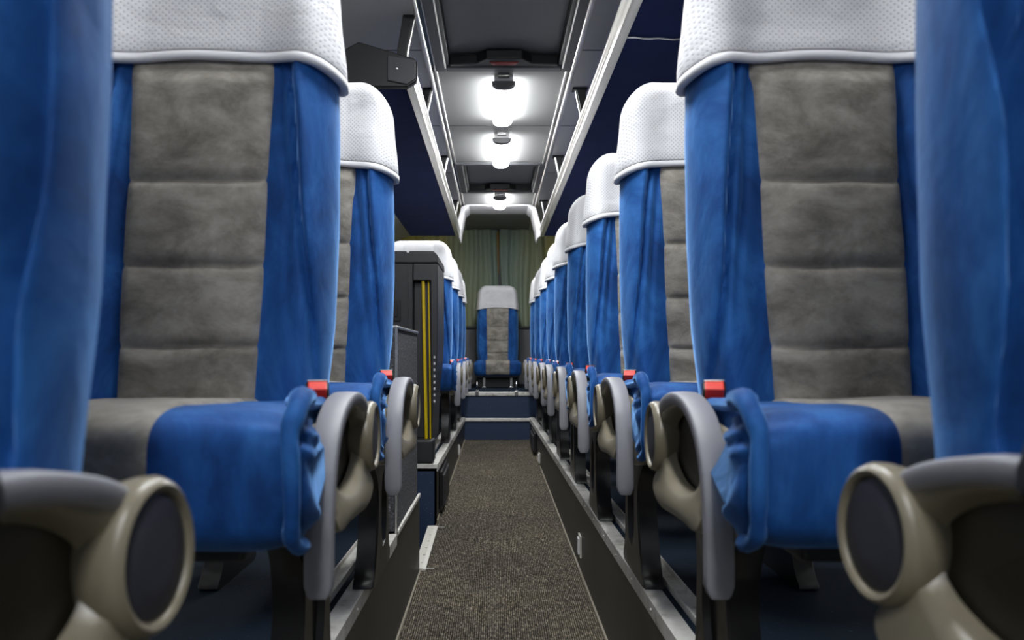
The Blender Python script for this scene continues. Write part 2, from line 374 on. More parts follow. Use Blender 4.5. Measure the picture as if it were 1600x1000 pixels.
tag(curtain('curtain', 0.065, XR-0.03, 9.16, ZC0, ZC1, 0.17, 0.034, 2), 'right half of the grey green rear window curtain, behind the right seat row', 'curtain')
tag(obj('curtain_lining', boxm((0.02, 0.045, 9.205, 9.212, CZ+0.9, CEIL-0.02)), 'lining'), 'thin orange strip showing in the gap between the rear curtain halves', 'lining')
tag(curtain('curtain', 5.3, 8.9, XL+0.045, PLAT+0.6, CEIL-0.20, 0.14, 0.018, 3, 'y'), 'yellowish side window curtain glimpsed under the far end of the left rack', 'curtain')
struct('wall_rear_lower', boxm((XL+0.01, XR-0.01, 9.02, 9.1, ZB, CZ+0.27)), 'wall', bevel=0.01)
struct('trim_22', boxm((XL+0.01, XR-0.01, 9.0, 9.13, CZ+0.27, CZ+0.30)), 'black', bevel=0.008)

# ------------------------------------------------------------------ ceiling lamps
def lamp(y, label, L_=0.74, x=0.045, glow='glow'):
    t = empty('ceiling_lamp', (x, y, CEIL), label, 'lamp', 'tubular lamps in a line along the ceiling')
    n = 32; W2, D2 = 0.058, 0.056
    def sec(yy, k_, kk=1.0):      # flat on the ceiling, rounded below
        return [(W2*k_*math.copysign(abs(math.cos(PI+PI*i/(n-1)))**0.75, math.cos(PI+PI*i/(n-1))), yy, -0.029+(D2-0.022)*kk*math.copysign(abs(math.sin(PI+PI*i/(n-1)))**0.75, math.sin(PI+PI*i/(n-1)))) for i in range(n)]
    bm = bmesh.new(); loops(bm, [sec(0, 0.96, 0.95), sec(0.006, 1.03, 1.03), sec(0.045, 1.03, 1.03), sec(0.05, 0.98, 0.98)]); obj('lamp_cap', bm, 'lamp_cap', t, angle=30)
    bm = bmesh.new(); loops(bm, [sec(0.05, 0.96, 0.96), sec(L_-0.06, 0.96, 0.96), sec(L_-0.035, 0.92, 0.92), sec(L_-0.015, 0.78, 0.8), sec(L_-0.004, 0.5, 0.55), sec(L_, 0.2, 0.2)]); obj('diffuser', bm, glow, t)
    obj('light_baffle', boxm((-0.048, 0.048, 0.004, L_-0.05, -0.030, -0.001)), 'white_plastic', t, smooth=False, bevel=0.003)  # opaque strip added to keep lamp light off the nearby ceiling
    obj('mounting_bracket', boxm((-0.03, 0.03, -0.05, 0.0, -0.022, -0.001)), 'steel', t, smooth=False, bevel=0.003)
    return t
lamp(4.09, 'nearest glowing ceiling tube lamp in view, just behind the big front roof hatch')
lamp(5.17, 'middle glowing ceiling tube lamp, directly in front of the small far roof hatch')
lamp(7.10, 'farthest small glowing ceiling lamp, behind the far roof hatch near the curtains', 0.5)
for y, lab in ((2.06, 'tube lamp on the ceiling just ahead of the front roof hatch'), (1.0, 'tube lamp on the ceiling straight above the camera'), (-0.97, 'tube lamp on the ceiling above the first rows of the bus'), (-2.05, 'tube lamp on the ceiling nearest the front bulkhead')): lamp(y, lab, glow='glow_front')
# ------------------------------------------------------------------ roof hatches
def hatch(y0, y1, label):
    t = empty('roof_hatch', (0.045, y0, CEIL), label, 'hatch')
    Lh = y1-y0; hw = 0.335
    def frame(x0, x1, a, b_, wd, z0, z1):
        return boxm((x0, x0+wd, a, b_, z0, z1), (x1-wd, x1, a, b_, z0, z1), (x0+wd, x1-wd, a, a+wd, z0, z1), (x0+wd, x1-wd, b_-wd, b_, z0, z1))
    obj('outer_frame', frame(-hw, hw, 0, Lh, 0.055, -0.012, 0.03), 'hatch_grey', t, smooth=False, bevel=0.006)
    obj('seal', frame(-hw+0.05, hw-0.05, 0.05, Lh-0.05, 0.02, 0.0, 0.07), 'black', t, smooth=False, bevel=0.003)
    for x in (-hw+0.050, hw-0.050): obj('chrome_edge', boxm((x-0.003, x+0.003, 0.03, Lh-0.06, -0.016, -0.006)), 'alu', t, smooth=False)
    obj('hatch_panel', boxm((-hw+0.07, hw-0.07, 0.07, Lh-0.07, 0.05, 0.06)), 'hatch_panel', t, smooth=False, bevel=0.003)
    pr = [(-0.26, -0.002), (-0.13, -0.006), (-0.09, -0.03), (0.09, -0.03), (0.13, -0.006), (0.26, -0.002), (0.26, 0.03), (-0.26, 0.03)]
    pts = [(-0.262, Lh-0.085), (-0.13, Lh-0.10), (-0.085, Lh-0.16), (0.085, Lh-0.16), (0.13, Lh-0.10), (0.262, Lh-0.085), (0.262, Lh-0.05), (-0.262, Lh-0.05)]
    bm = bmesh.new(); loops(bm, [[(x, y, -0.006) for x, y in pts], [(x, y, 0.04) for x, y in pts]])
    h = obj('handle_bar', bm, 'black', t, smooth=False, bevel=0.006)
    pts = [(-0.07, Lh-0.125), (0.07, Lh-0.125), (0.055, Lh-0.085), (-0.055, Lh-0.085)]
    bm = bmesh.new(); loops(bm, [[(x, y, -0.011) for x, y in pts], [(x, y, -0.004) for x, y in pts]])
    obj('release_lens', bm, 'red_lens', h, smooth=False, bevel=0.003)
    return t
hatch(2.88, 4.01, 'large dark roof hatch at the top of the picture with a red release lens')
hatch(5.98, 7.05, 'smaller looking far roof hatch with dark panel, between the ceiling lamps')
# ------------------------------------------------------------------ luggage racks
def rack(s, y0, y1, xe, xo, label, brackets, cap=False):
    t = empty('luggage_rack', (xe, y0, RACK), label, 'luggage rack')
    Ly = y1-y0; o_ = s      # outward direction
    d = abs(xo-xe)
    pr = [(0.012, 0.0), (d, 0.0), (d, 0.06), (d-0.02, 0.075), (d*0.55, 0.07), (0.012, 0.03)]
    bm = bmesh.new(); prism_y(bm, [(o_*x, z) for x, z in pr], 0, Ly); obj('shelf_panel', bm, 'navy', t, smooth=False)
    # ribbed aluminium edge extrusion
    pr = [(0.03, -0.006), (-0.004, -0.006), (-0.010, 0.006), (-0.002, 0.014), (-0.012, 0.026), (-0.002, 0.036), (-0.014, 0.050), (-0.010, 0.072), (0.006, 0.078), (0.016, 0.07), (0.016, 0.0), (0.03, 0.0)]
    bm = bmesh.new(); prism_y(bm, [(o_*x, z) for x, z in pr], 0, Ly); obj('edge_rail', bm, 'alu', t, smooth=False, bevel=0.002)
    H = CEIL-RACK
    for yb in brackets:
        y = yb-y0
        bm = bmesh.new()
        c = smooth_poly([(0.0, H), (0.015, H*0.75), (0.03, H*0.5), (0.03, H*0.3), (0.012, 0.06)], 5, False)
        L1 = [(o_*(x), z) for x, z in c]; L2 = [(o_*(x+0.045*(1-0.3*i/len(c))), z) for i, (x, z) in enumerate(c)]
        prism_y(bm, L1+L2[::-1], y, y+0.03)
        b_ = obj('bracket', bm, 'black', t, smooth=False, bevel=0.004)
        bm = bmesh.new(); tube(bm, [(o_*(x-0.004), y+0.015, z) for x, z in c], 0.006, 8); obj('bracket_edge', bm, 'alu', b_)
        obj('bracket_foot', boxm((o_*0.0-0.02, o_*0.04+0.02, y-0.01, y+0.05, H-0.012, H-0.001)), 'black', b_, smooth=False, bevel=0.004)
    if cap:
        pts = [(-0.02, 0.005), (-0.02, 0.085), (-0.005, 0.098), (d*0.48, 0.165), (d*0.78, 0.09), (d, 0.03), (d, -0.02), (0.02, -0.02)]
        bm = bmesh.new(); prism_y(bm, [(o_*x, z) for x, z in pts], -0.035, 0.0); c = obj('end_cap', bm, 'black', t, smooth=False, bevel=0.008)
        pts = [(-0.016, 0.012), (-0.016, 0.085), (-0.002, 0.092), (0.10, 0.105), (0.10, 0.004), (0.02, -0.012)]
        bm = bmesh.new(); prism_y(bm, [(o_*x, z) for x, z in pts], -0.043, -0.034); obj('cap_plate', bm, 'cabinet', c, smooth=False, bevel=0.004)
        bm = bmesh.new(); bmesh.ops.create_uvsphere(bm, u_segments=12, v_segments=8, radius=0.008); obj('screw', bm, 'steel', c, loc=(o_*0.06, -0.044, 0.05))
    else:
        bm = bmesh.new(); pts = []
        tube(bm, [(o_*(0.03+(d-0.04)*i/16), 2.82-y0, -0.004-0.006*math.sin(i/16*PI)+0.002*math.sin(i*1.9)) for i in range(17)], 0.0035, 8)
        obj('seam_cord', bm, 'alu', t)
    return t
rack(-1, 3.33, 7.62, -0.335, -0.79, 'overhead luggage rack on the left with navy underside and black wedge end cap', (3.36, 4.28, 5.75, 7.42), True)
rack(1, -2.2, 7.62, 0.43, 0.90, 'long overhead luggage rack on the right with navy underside and aluminium edge', (-1.5, 0.6, 4.28, 5.75, 7.42))

# ------------------------------------------------------------------ seats
ZTOP, HEM = 1.262, 1.035
def half_w(z):
    pts = [(0.36, 0.190), (0.46, 0.206), (0.60, 0.217), (0.75, 0.219), (0.90, 0.216), (1.03, 0.211), (1.15, 0.203), (1.30, 0.192)]
    for (a, wa), (b_, wb) in zip(pts[:-1], pts[1:]):
        if z <= b_: 
            t = sstep(a, b_, z)*0.3+max(0, min(1, (z-a)/(b_-a)))*0.7
            return wa+(wb-wa)*t
    return pts[-1][1]
SHAPE = {'recline': 0.15, 'fold': 0.176, 'wf': 0.0075}
def recline(z): return (z-0.65)*SHAPE['recline'] + 0.05*sstep(0.95, 1.2, z)*0 - 0.02*sstep(1.05, 1.25, z)
def front(x, z, hw, seed, gd=0.011, tilt=1):
    u = x/hw; au = abs(u)
    f = -0.034*gauss(au-0.82, 0.22)*(1-0.45*sstep(0.95, 1.2, z))
    if seed is not None:
        xg = SHAPE['fold']+tilt*0.026*(0.75-z)/0.25
        k_ = sstep(1.08, 1.0, z)*sstep(0.40, 0.5, z)
        wob = 0.007*noise.noise(Vector((seed, z*5, 1 if x > 0 else 4)))
        f += k_*gd*gauss(abs(x)-xg-wob, SHAPE['wf']) - k_*gd*0.6*gauss(abs(x)-xg-wob-0.015, 0.012) 
        f += k_*0.55*gd*gauss(abs(x)-xg+0.026+wob*2, 0.007)*sstep(0.5, 0.8, z)
        f += 0.006*noise.noise(Vector((x*9+seed, z*4.0, seed)))*sstep(0.5, 0.7, au)
        f += 0.003*noise.noise(Vector((x*22, z*14+seed, seed)))*sstep(0.5, 0.7, au)
    return f
def back_ring(z, off=0.0, seed=None, nF=90, nB=16, gd=0.011, tilt=1, zfun=None):
    pts = []
    def one(u, frontside):
        zz = zfun(u, frontside) if zfun else z
        hw = half_w(min(zz, ZTOP)); rT = 0.095; sh = 0.0; th = 1.0
        if zz > ZTOP-rT:
            q = min(1.0, (zz-(ZTOP-rT))/(rT+off)); c = math.sqrt(max(0, 1-q*q)); sh = rT*(1-c)*0.9; 
        if zz > ZTOP-0.05:
            q = min(1.0, (zz-(ZTOP-0.05))/(0.05+off)); th = 0.12+0.88*math.sqrt(max(0, 1-q*q))
        hw2 = hw-sh+off; x = hw2*u; T = 0.115
        r_ = 0.17; au = abs(u); e = max(0, (au-(1-r_))/r_); rnd = 1-math.sqrt(max(0, 1-e*e))
        mid = T/2
        yf = front(x, zz, hw, seed, gd, tilt)*(1 if au < 0.9 else 1) - off
        if frontside: y = yf + (mid-yf)*rnd
        else: y = (T+off) + (mid-(T+off))*rnd
        y = mid+(y-mid)*th
        return (x, y+recline(zz), zz)
    for i in range(nF+1):
        u = math.sin(-PI/2+PI*i/nF); pts.append(one(u, True))
    for i in range(1, nB):
        u = math.sin(PI/2-PI*i/nB); pts.append(one(u, False))
    return pts
def cushion_point(x, th, s, off=0.0, seed=0.0, wide=True, hw=0.235):
    """th runs round the section: 0 = rear, 90 deg = top, 180 deg = front"""
    a, b_ = 0.235, 0.078; yc, zc = -0.215, 0.412
    ax = abs(x); R = 0.045
    e = max(0, (ax-(hw-R))/R); e = min(e, 1); ins = R*(1-math.sqrt(max(0, 1-e*e)))
    ct, st = math.cos(th), math.sin(th)
    ex = 0.42
    y = yc+(a-ins+off)*math.copysign(abs(ct)**ex, ct); z = zc+(b_-ins+off)*math.copysign(abs(st)**ex, st)
    f = sstep(-0.15, -0.42, y)
    z += -0.012*(1-f)*(1 if st > 0 else 0) + (-0.012*f*sstep(0.0, -1, st))
    X = x; f2 = sstep(-0.27, -0.37, y)
    if wide:
        aisle = sstep(0.14, 0.235, x*s)
        X += s*aisle*SHAPE.get('flare', 0.045)*f2
        # gathered cloth on the aisle corner
        g = aisle*f
        ang = math.atan2(z-0.47, y+0.42)
        z += g*0.0025*math.sin(y*130+z*60)*sstep(-0.3, 0.5, st)
        X += s*g*0.004*math.sin(z*190+y*60+seed+3*math.sin(z*40))
    z += 0.004*noise.noise(Vector((x*8, y*8+seed, z*8))) ; y += 0.005*noise.noise(Vector((x*9+3, z*9, seed)))*f
    return (X, y, z)
def arm_profile(): return smooth_poly([(0.085, 0.430), (0.06, 0.459), (0.01, 0.478), (-0.06, 0.489), (-0.13, 0.483), (-0.19, 0.460), (-0.235, 0.418), (-0.259, 0.360), (-0.268, 0.300), (-0.268, 0.240)], 4, False)
def make_seat(label, s, seed=1.0, gd=0.011, tilt=1, arm=True, name='coach_seat', short_leg=None, hi=1.0):
    """s = +1 when the aisle lies on the +x side of the seat, -1 when on the -x side"""
    t = empty(name, (0, 0, 0), label, 'seat', 'blue and grey coach seats along the aisle')
    # backrest
    bm = bmesh.new(); nz = int(72*hi); zs = [0.36+(ZTOP-0.36)*i/nz for i in range(nz+1)]
    loops(bm, [back_ring(z, 0, seed, int(90*hi), gd=gd, tilt=tilt) for z in zs]); obj('backrest', bm, 'blue', t, angle=80)
    # grey centre panel, quilted
    seams = [0.40, 0.560, 0.688, 0.828, 1.06]
    bm = bmesh.new(); nx, nzz = 26, 150; rows = []
    for j in range(nzz+1):
        z = 0.40+(1.04-0.40)*j/nzz
        for a, b_ in zip(seams[:-1], seams[1:]):
            if a <= z <= b_: q = (z-a)/(b_-a)
        pil = (1-abs(2*q-1)**14)
        if z > 0.83: pil = 1-abs(2*q-1)**16 if q < 0.5 else 1
        row = []
        for i in range(nx+1):
            v = -1+2*i/nx; hwp = 0.117+0.004*sstep(0.82, 1.03, z)-0.006*sstep(0.7, 0.45, z)
            x = hwp*v; edge = 1-abs(v)**10
            tp = sstep(1.04, 0.99, z); d = -0.001+0.012*tp*pil*edge+0.003*tp*(1-abs(2*q-1)**3)*edge+0.003*edge
            d += 0.0035*noise.noise(Vector((x*12+seed, z*16, 2)))*edge*pil
            wz = 0.0025*noise.noise(Vector((x*14, z*3+seed, 8)))
            row.append((x, front(x, z, half_w(z), None)-d+recline(z)+(0.006 if abs(v) == 1 else 0), z+wz))
        rows.append(row)
    loops(bm, rows, closed=False, caps=False); obj('backrest_panel', bm, 'grey', t, angle=80)
    # white cloth over the head of the seat
    hemf = lambda u, fr: HEM-0.030*abs(u)**2.5+0.0012*math.sin(u*7+seed)
    rings = []
    def zf(v): return lambda u, fr: hemf(u, fr)+(ZTOP+0.008-hemf(u, fr))*v
    bm = bmesh.new()
    for off, v in ((0.001, 0.02), (0.004, 0.0), (0.014, 0.0), (0.016, 0.02), (0.0155, 0.055), (0.012, 0.063), (0.0135, 0.075), (0.0135, 0.16), (0.012, 0.3), (0.010, 0.42), (0.0095, 0.5), (0.009, 0.6), (0.009, 0.65), (0.009, 0.70), (0.009, 0.75), (0.009, 0.8), (0.009, 0.84), (0.009, 0.88), (0.009, 0.92), (0.009, 0.95), (0.009, 0.975), (0.009, 0.99), (0.009, 1.0)):
        r = back_ring(0, off, None, 72, 16, zfun=zf(v))
        k_ = sstep(0.05, 0.3, v)*sstep(1.0, 0.85, v)
        rr = []
        for (x, y, z) in r:
            d = k_*(0.010*noise.noise(Vector((x*7+seed*3, z*9, seed)))+0.0035*noise.noise(Vector((x*20-z*24, z*20, seed+5))))
            d -= k_*0.003*(gauss(abs(x)-0.095, 0.004))
            rr.append((x, y-d, z))
        rings.append(rr)
    loops(bm, rings[5:]); hc_ = obj('headrest_cover', bm, 'white', t, angle=80)
    bm = bmesh.new(); loops(bm, rings[:7], caps=False); obj('hem_band', bm, 'hem', hc_, angle=80, recalc=True)
    bm.free()
    # seat cushion
    bm = bmesh.new(); hw = SHAPE.get('hw', 0.235); flare = arm and hw > 0.2; xs = [hw*math.sin(-PI/2+PI*i/44) for i in range(45)]; nt = 84
    loops(bm, [[cushion_point(x, 2*PI*k_/nt, s, 0, seed, flare, hw) for k_ in range(nt)] for x in xs]); obj('seat_cushion', bm, 'blue', t, angle=80)
    bm = bmesh.new(); rows = []
    for i in range(21):
        v = -1+2*i/20; x = 0.122*v; row = []
        for k_ in range(52):
            th = 0.25+(PI+0.55-0.25)*k_/51
            e = 0.0045 if 0 < k_ < 51 and abs(v) < 1 else -0.003
            row.append(cushion_point(x, th, s, e, seed, False))
        rows.append(row)
    loops(bm, rows, closed=False, caps=False); obj('cushion_panel', bm, 'grey', t, angle=80)
    if flare:
        # rolled hem of the cushion cover, over the aisle corner of the cushion
        pts = []
        for k_ in range(30):
            th = 1.35+(PI+0.9-1.35)*k_/29
            p_ = cushion_point(s*0.215, th, s, 0.002+0.006*math.sin(PI*k_/29)**0.5, seed, False); ff = sstep(-0.27, -0.37, p_[1]); p_ = (p_[0]+s*(0.012+SHAPE.get('flare', 0.045)*0.9*ff), p_[1], p_[2])
            pts.append((p_[0]+s*0.0015*math.sin(k_*0.7), p_[1], p_[2]+0.014*gauss(k_-9, 5)))
        rs = [0.009+0.004*gauss(k_-9, 6)+0.0007*math.sin(k_*1.3+seed) for k_ in range(30)]
        bm = bmesh.new(); tube(bm, pts, rs, 12); obj('cover_hem', bm, 'blue', t)
        # seat pan under the cushion
    obj('seat_pan', boxm((-0.205, 0.205, -0.40, 0.06, 0.315, 0.345)), 'black', t, smooth=False, bevel=0.008)
    # legs with a curved outline and a sunken oval
    H = short_leg or 0.32
    outl = smooth_poly([(-0.175, 0.0), (-0.160, H*0.12), (-0.120, H*0.35), (-0.105, H*0.6), (-0.135, H*0.85), (-0.20, H*0.99), (0.07, H*0.99), (0.075, H*0.6), (0.085, H*0.2), (0.095, 0.0)], 4)
    outl = [(y, max(0, min(H, z))) for y, z in outl]
    cy, cz = -0.01, H*0.5
    for sx_ in (s, -s):
        if short_leg:
            bm = boxm((sx_*0.135-0.012, sx_*0.135+0.012, -0.34, -0.30, 0.214, 0.33), (sx_*0.135-0.02, sx_*0.135+0.02, -0.36, -0.28, 0.214, 0.226))
            obj('leg', bm, 'steel', t, smooth=False, bevel=0.003); continue
        bm = bmesh.new(); xo_, xi_ = sx_*0.203, sx_*0.155
        ell = []
        for y, z in outl:
            a = math.atan2((z-cz)/0.13, (y-cy)/0.055); ell.append((cy+0.045*math.cos(a), cz+0.10*math.sin(a)))
        ringsl = [[(xi_, y, z) for y, z in outl], [(xo_-sx_*0.004, y, z) for y, z in outl],
                  [(xo_, cy+(y-cy)*0.96, cz+(z-cz)*0.975) for y, z in outl],
                  [(xo_, cy+(y-cy)*1.08, cz+(z-cz)*1.06) for y, z in ell], [(xo_-sx_*0.012, y, z) for y, z in ell]]
        loops(bm, ringsl); obj('leg', bm, 'leg', t, angle=40)
    if arm:
        xa_ = s*0.257       # centre plane of the armrest
        # beige side fairing of the seat pan
        f = smooth_poly([(-0.335, 0.395), (-0.315, 0.335), (-0.26, 0.300), (-0.12, 0.300), (0.02, 0.325), (0.07, 0.37), (0.04, 0.44), (-0.08, 0.452), (-0.22, 0.447), (-0.31, 0.425)], 4)
        bm = bmesh.new(); cy, cz = -0.13, 0.375
        loops(bm, [[(s*0.212, y, z) for y, z in f], [(s*0.233, y, z) for y, z in f], [(s*0.2385, cy+(y-cy)*0.96, cz+(z-cz)*0.93) for y, z in f], [(s*0.2385, cy+(y-cy)*0.5, cz+(z-cz)*0.5) for y, z in f]])
        sf = obj('side_fairing', bm, 'beige', t, angle=50)
        if not flare: sf.location = (-s*0.045, 0, 0)
        A_ = empty_part('armrest', t)
        pf = arm_profile(); w2 = 0.0185; TH = 0.020
        bm = bmesh.new(); rings = []
        for i, (y, z) in enumerate(pf):
            a = Vector(pf[max(0, i-1)]); b_ = Vector(pf[min(len(pf)-1, i+1)]); d = (b_-a).normalized(); nrm = Vector((-d.y, d.x))   # towards the inside of the bow
            q = i/(len(pf)-1); ww = w2*(0.55+0.45*sstep(0, 0.25, q)); th = TH*(0.6+0.4*sstep(0, 0.2, q))
            if q > 0.985: ww *= 0.80; th *= 0.8
            ring = []
            for (u, v) in ((-1, 0.25), (-0.96, 0.08), (-0.85, 0.0), (0, -0.05), (0.85, 0.0), (0.96, 0.08), (1, 0.25), (1, 0.8), (0.8, 1.0), (-0.8, 1.0), (-1, 0.8)):
                ring.append((xa_+u*ww, y+nrm.x*v*th, z+nrm.y*v*th))
            rings.append(ring)
        # rounded foot of the bow
        last = rings[-1]; c = Vector((sum(p_[0] for p_ in last)/11, sum(p_[1] for p_ in last)/11, sum(p_[2] for p_ in last)/11))
        rings[-1] = [tuple(c+(Vector(p_)-c)*1.0) for p_ in last]
        rings.append([tuple(c+(Vector(p_)-c)*0.75+Vector((0, 0, -0.005))) for p_ in last])
        loops(bm, rings); obj('armrest_pad', bm, 'arm_grey', A_, angle=50)
        # beige shell that fills the bow, with a finger hollow
        inner = [(y, z) for y, z in pf]
        outl = [(y+0.012*0, z-0.012) for y, z in pf[4:24]]
        o2 = [(0.075, 0.44), (0.02, 0.466), (-0.06, 0.475), (-0.13, 0.469), (-0.18, 0.449), (-0.224, 0.41), (-0.246, 0.36), (-0.245, 0.325), (-0.215, 0.305), (-0.15, 0.306), (-0.08, 0.303), (0.0, 0.298), (0.06, 0.306), (0.088, 0.330), (0.080, 0.352), (0.055, 0.365), (0.10, 0.40)]
        o2 = smooth_poly(o2, 4); hc = Vector((-0.082, 0.403)); 
        def ell(a_, b2): 
            r_ = []
            for y, z in o2:
                an = math.atan2((z-hc.y)/0.55, (y-hc.x)); r_.append((hc.x+a_*math.cos(an), hc.y+b2*math.sin(an)))
            return r_
        bulge = lambda z: 0.010*sstep(0.36, 0.32, z)
        e1, e2, e3 = ell(0.132, 0.064), ell(0.127, 0.060), ell(0.121, 0.056)
        mixp = lambda A1, B1, k2: [(a[0]+(b2[0]-a[0])*k2, a[1]+(b2[1]-a[1])*k2) for a, b2 in zip(A1, B1)]
        R_ = lambda P_, dx: [(xa_+s*(dx+(bulge(z) if dx > 0.005 else 0)), y, z) for y, z in P_]
        bm = bmesh.new()
        loops(bm, [R_(mixp(o2, e1, 0.12), -0.016), R_(mixp(o2, e1, 0.02), -0.012), R_(o2, 0.002), R_(mixp(o2, e1, 0.10), 0.010), R_(mixp(o2, e1, 0.4), 0.013), R_(mixp(o2, e1, 0.85), 0.012), R_(e1, 0.009), R_(e2, 0.001), R_(e3, -0.011)], caps=False)
        sh_ = obj('armrest_shell', bm, 'beige', A_, angle=60)
        bm = bmesh.new(); loops(bm, [R_(mixp(o2, e1, 0.12), -0.016), R_(e3, -0.0155), R_(ell(0.05, 0.02), -0.0165)]); obj('hollow_shade_plate', bm, 'hollow_shade', sh_, angle=60)  # plate coloured dark as the shade deep in the hollow
        # pivot disc: beige ring with a dark cap, facing the aisle
        dc = (0.078, 0.408)
        def lathe_x(prof, mat_, nm, par):
            bm = bmesh.new()
            loops(bm, [[(xa_+s*h, dc[0]+r*math.cos(2*PI*k2/40), dc[1]+r*1.12*math.sin(2*PI*k2/40)) for k2 in range(40)] for h, r in prof])
            return obj(nm, bm, mat_, par, angle=40)
        ringo = lathe_x([(-0.028, 0.030), (-0.024, 0.044), (0.004, 0.052), (0.015, 0.053), (0.022, 0.0505), (0.025, 0.047), (0.023, 0.0435), (0.018, 0.042)], 'beige', 'pivot_ring', A_)
        lathe_x([(0.015, 0.0422), (0.0195, 0.0415), (0.0215, 0.038), (0.0225, 0.02), (0.0225, 0.004)], 'cap', 'pivot_cap', ringo)
        # belt buckle between the cushion and the armrest
        bm = boxm((-0.017, 0.017, -0.011, 0.011, -0.055, 0.0)); bk = obj('belt_buckle', bm, 'black', t, smooth=False, bevel=0.004, loc=(s*0.222, -0.108, 0.501)); bk.rotation_euler = (math.radians(38), 0, s*0.2)
        obj('release_button', boxm((-0.0135, 0.0135, -0.0125, 0.006, -0.016, 0.003)), 'red', bk, smooth=False, bevel=0.002)
        obj('buckle_slot', boxm((-0.0145, 0.0145, 0.0065, 0.0095, -0.01, 0.0025)), 'steel', bk, smooth=False)
    return t
def empty_part(name, parent):
    o = bpy.data.objects.new(name, None); COL.objects.link(o); o.parent = parent; return o
def dup(root, loc, label, rz=0.0):
    r = root.copy(); COL.objects.link(r); r.location = loc; r.rotation_euler = (0, 0, rz); r['label'] = label
    for ch in root.children:
        c = ch.copy(); COL.objects.link(c); c.parent = r
        for g in ch.children:
            d = g.copy(); COL.objects.link(d); d.parent = c
            for h in g.children:
                e = h.copy(); COL.objects.link(e); e.parent = d
    return r
PITCH = 0.76
def yb(n): return (n+0.71)*PITCH
RX, LX = 0.544, -0.482
num = {0: 'nearest', 1: 'second', 2: 'third', 3: 'fourth', 4: 'fifth', 5: 'sixth', 6: 'seventh', 7: 'eighth', 8: 'ninth', 9: 'tenth'}
# right row
SHAPE = {'recline': 0.03, 'fold': 0.196, 'wf': 0.014, 'hw': 0.165}
s0 = make_seat('blurred blue coach seat at the right edge of the picture, nearest in the right row', -1, 3.3, 0.065, -0.3); s0.location = (RX+0.026, 0.60, PLAT)
SHAPE = {'recline': 0.15, 'fold': 0.176, 'wf': 0.0055}
s1 = make_seat('large blue coach seat with grey centre panel, second in the right row, fully in view', -1, 1.7, 0.018, 1); s1.location = (RX, yb(1), PLAT)
SHAPE['flare'] = 0.022
pr = make_seat('blue coach seat with white head cover, third in the right row', -1, 5.2, 0.018, 1); pr.location = (RX+0.002, yb(2), PLAT)
rnd = random.Random(4)
for n in range(3, 10):
    lab = {3: 'fourth in the right row, a sliver of its grey panel showing', 9: 'last and smallest in the right row, nearest the curtains'}.get(n, '%s from the camera in the right row of the aisle' % num[n])
    dup(pr, (RX+rnd.uniform(-0.004, 0.004), yb(n), PLAT), 'blue white-topped coach seat, '+lab, rnd.uniform(-0.02, 0.02))
# left row
SHAPE = {'recline': 0.07, 'fold': 0.198, 'wf': 0.014, 'hw': 0.165}
s0 = make_seat('blurred blue coach seat at the left edge of the picture, nearest in the left row', 1, 7.1, 0.07, -0.3); s0.location = (LX-0.023, 0.525, PLAT)
SHAPE = {'recline': 0.15, 'fold': 0.176, 'wf': 0.0055}
s1 = make_seat('large blue coach seat with grey centre panel, second in the left row, fully in view', 1, 2.4, 0.018, 1); s1.location = (LX, yb(1), PLAT)
SHAPE['flare'] = 0.022
pl = make_seat('blue coach seat with white head cover, third in the left row, before the felt partition', 1, 6.2, 0.018, 1); pl.location = (LX, yb(2), PLAT)
for n, lab in ((6, 'directly behind the charcoal cabinet on the left'), (7, 'second behind the charcoal cabinet on the left'), (8, 'third behind the charcoal cabinet on the left'), (9, 'last in the left row, nearest the curtains')):
    dup(pl, (LX+rnd.uniform(-0.004, 0.004), yb(n), PLAT), 'blue white-topped coach seat, '+lab, rnd.uniform(-0.02, 0.02))
# the two nearest armrests stand slightly splayed
for r_ in [o_ for o_ in bpy.data.objects if o_.get('label', '').startswith('blurred blue coach seat')]:
    sg = 1 if r_.location.x < 0 else -1
    for ch in r_.children:
        if ch.name.startswith('armrest'):
            th = -sg*math.radians(8); px, py = sg*0.257, 0.078
            c_, s_ = math.cos(th), math.sin(th)
            ch.rotation_euler = (0, 0, th); ch.location = (px-(px*c_-py*s_)-sg*0.022, py-(px*s_+py*c_), -0.010)
# middle seat of the rear bench, facing straight down the aisle
r = make_seat('blue coach seat without armrests at the end of the aisle, facing the camera', 1, 9.4, 0.004, 1, arm=False, short_leg=0.11)
r.location = (0.03, 8.45, PLAT-0.01)
for ch in r.children:
    if ch.name.startswith('leg'): ch.location = (0, -0.03, 0)

obj('underseat_shade_box', boxm((-0.20, 0.20, -0.30, 0.0, 0.214, 0.32)), 'black', r, smooth=False, bevel=0.004)  # black box put in for the shadow under the rear seat
for x in (-0.155, 0.19):
    c = empty('rail_clamp', (x, 7.12, ZB+0.006), 'small chrome clamp %s on the bar of the upper step' % ('at the left' if x < 0 else 'at the right'), 'clamp', 'clamps on the step bar')
    obj('clamp_body', boxm((-0.016, 0.016, -0.018, 0.03, -0.034, 0.012)), 'steel', c, smooth=False, bevel=0.004)
    bm = bmesh.new(); tube(bm, [(0, 0.01, 0.01), (0, 0.01, 0.07), (0, 0.02, 0.085)], 0.007, 10); obj('clamp_pin', bm, 'steel', c)
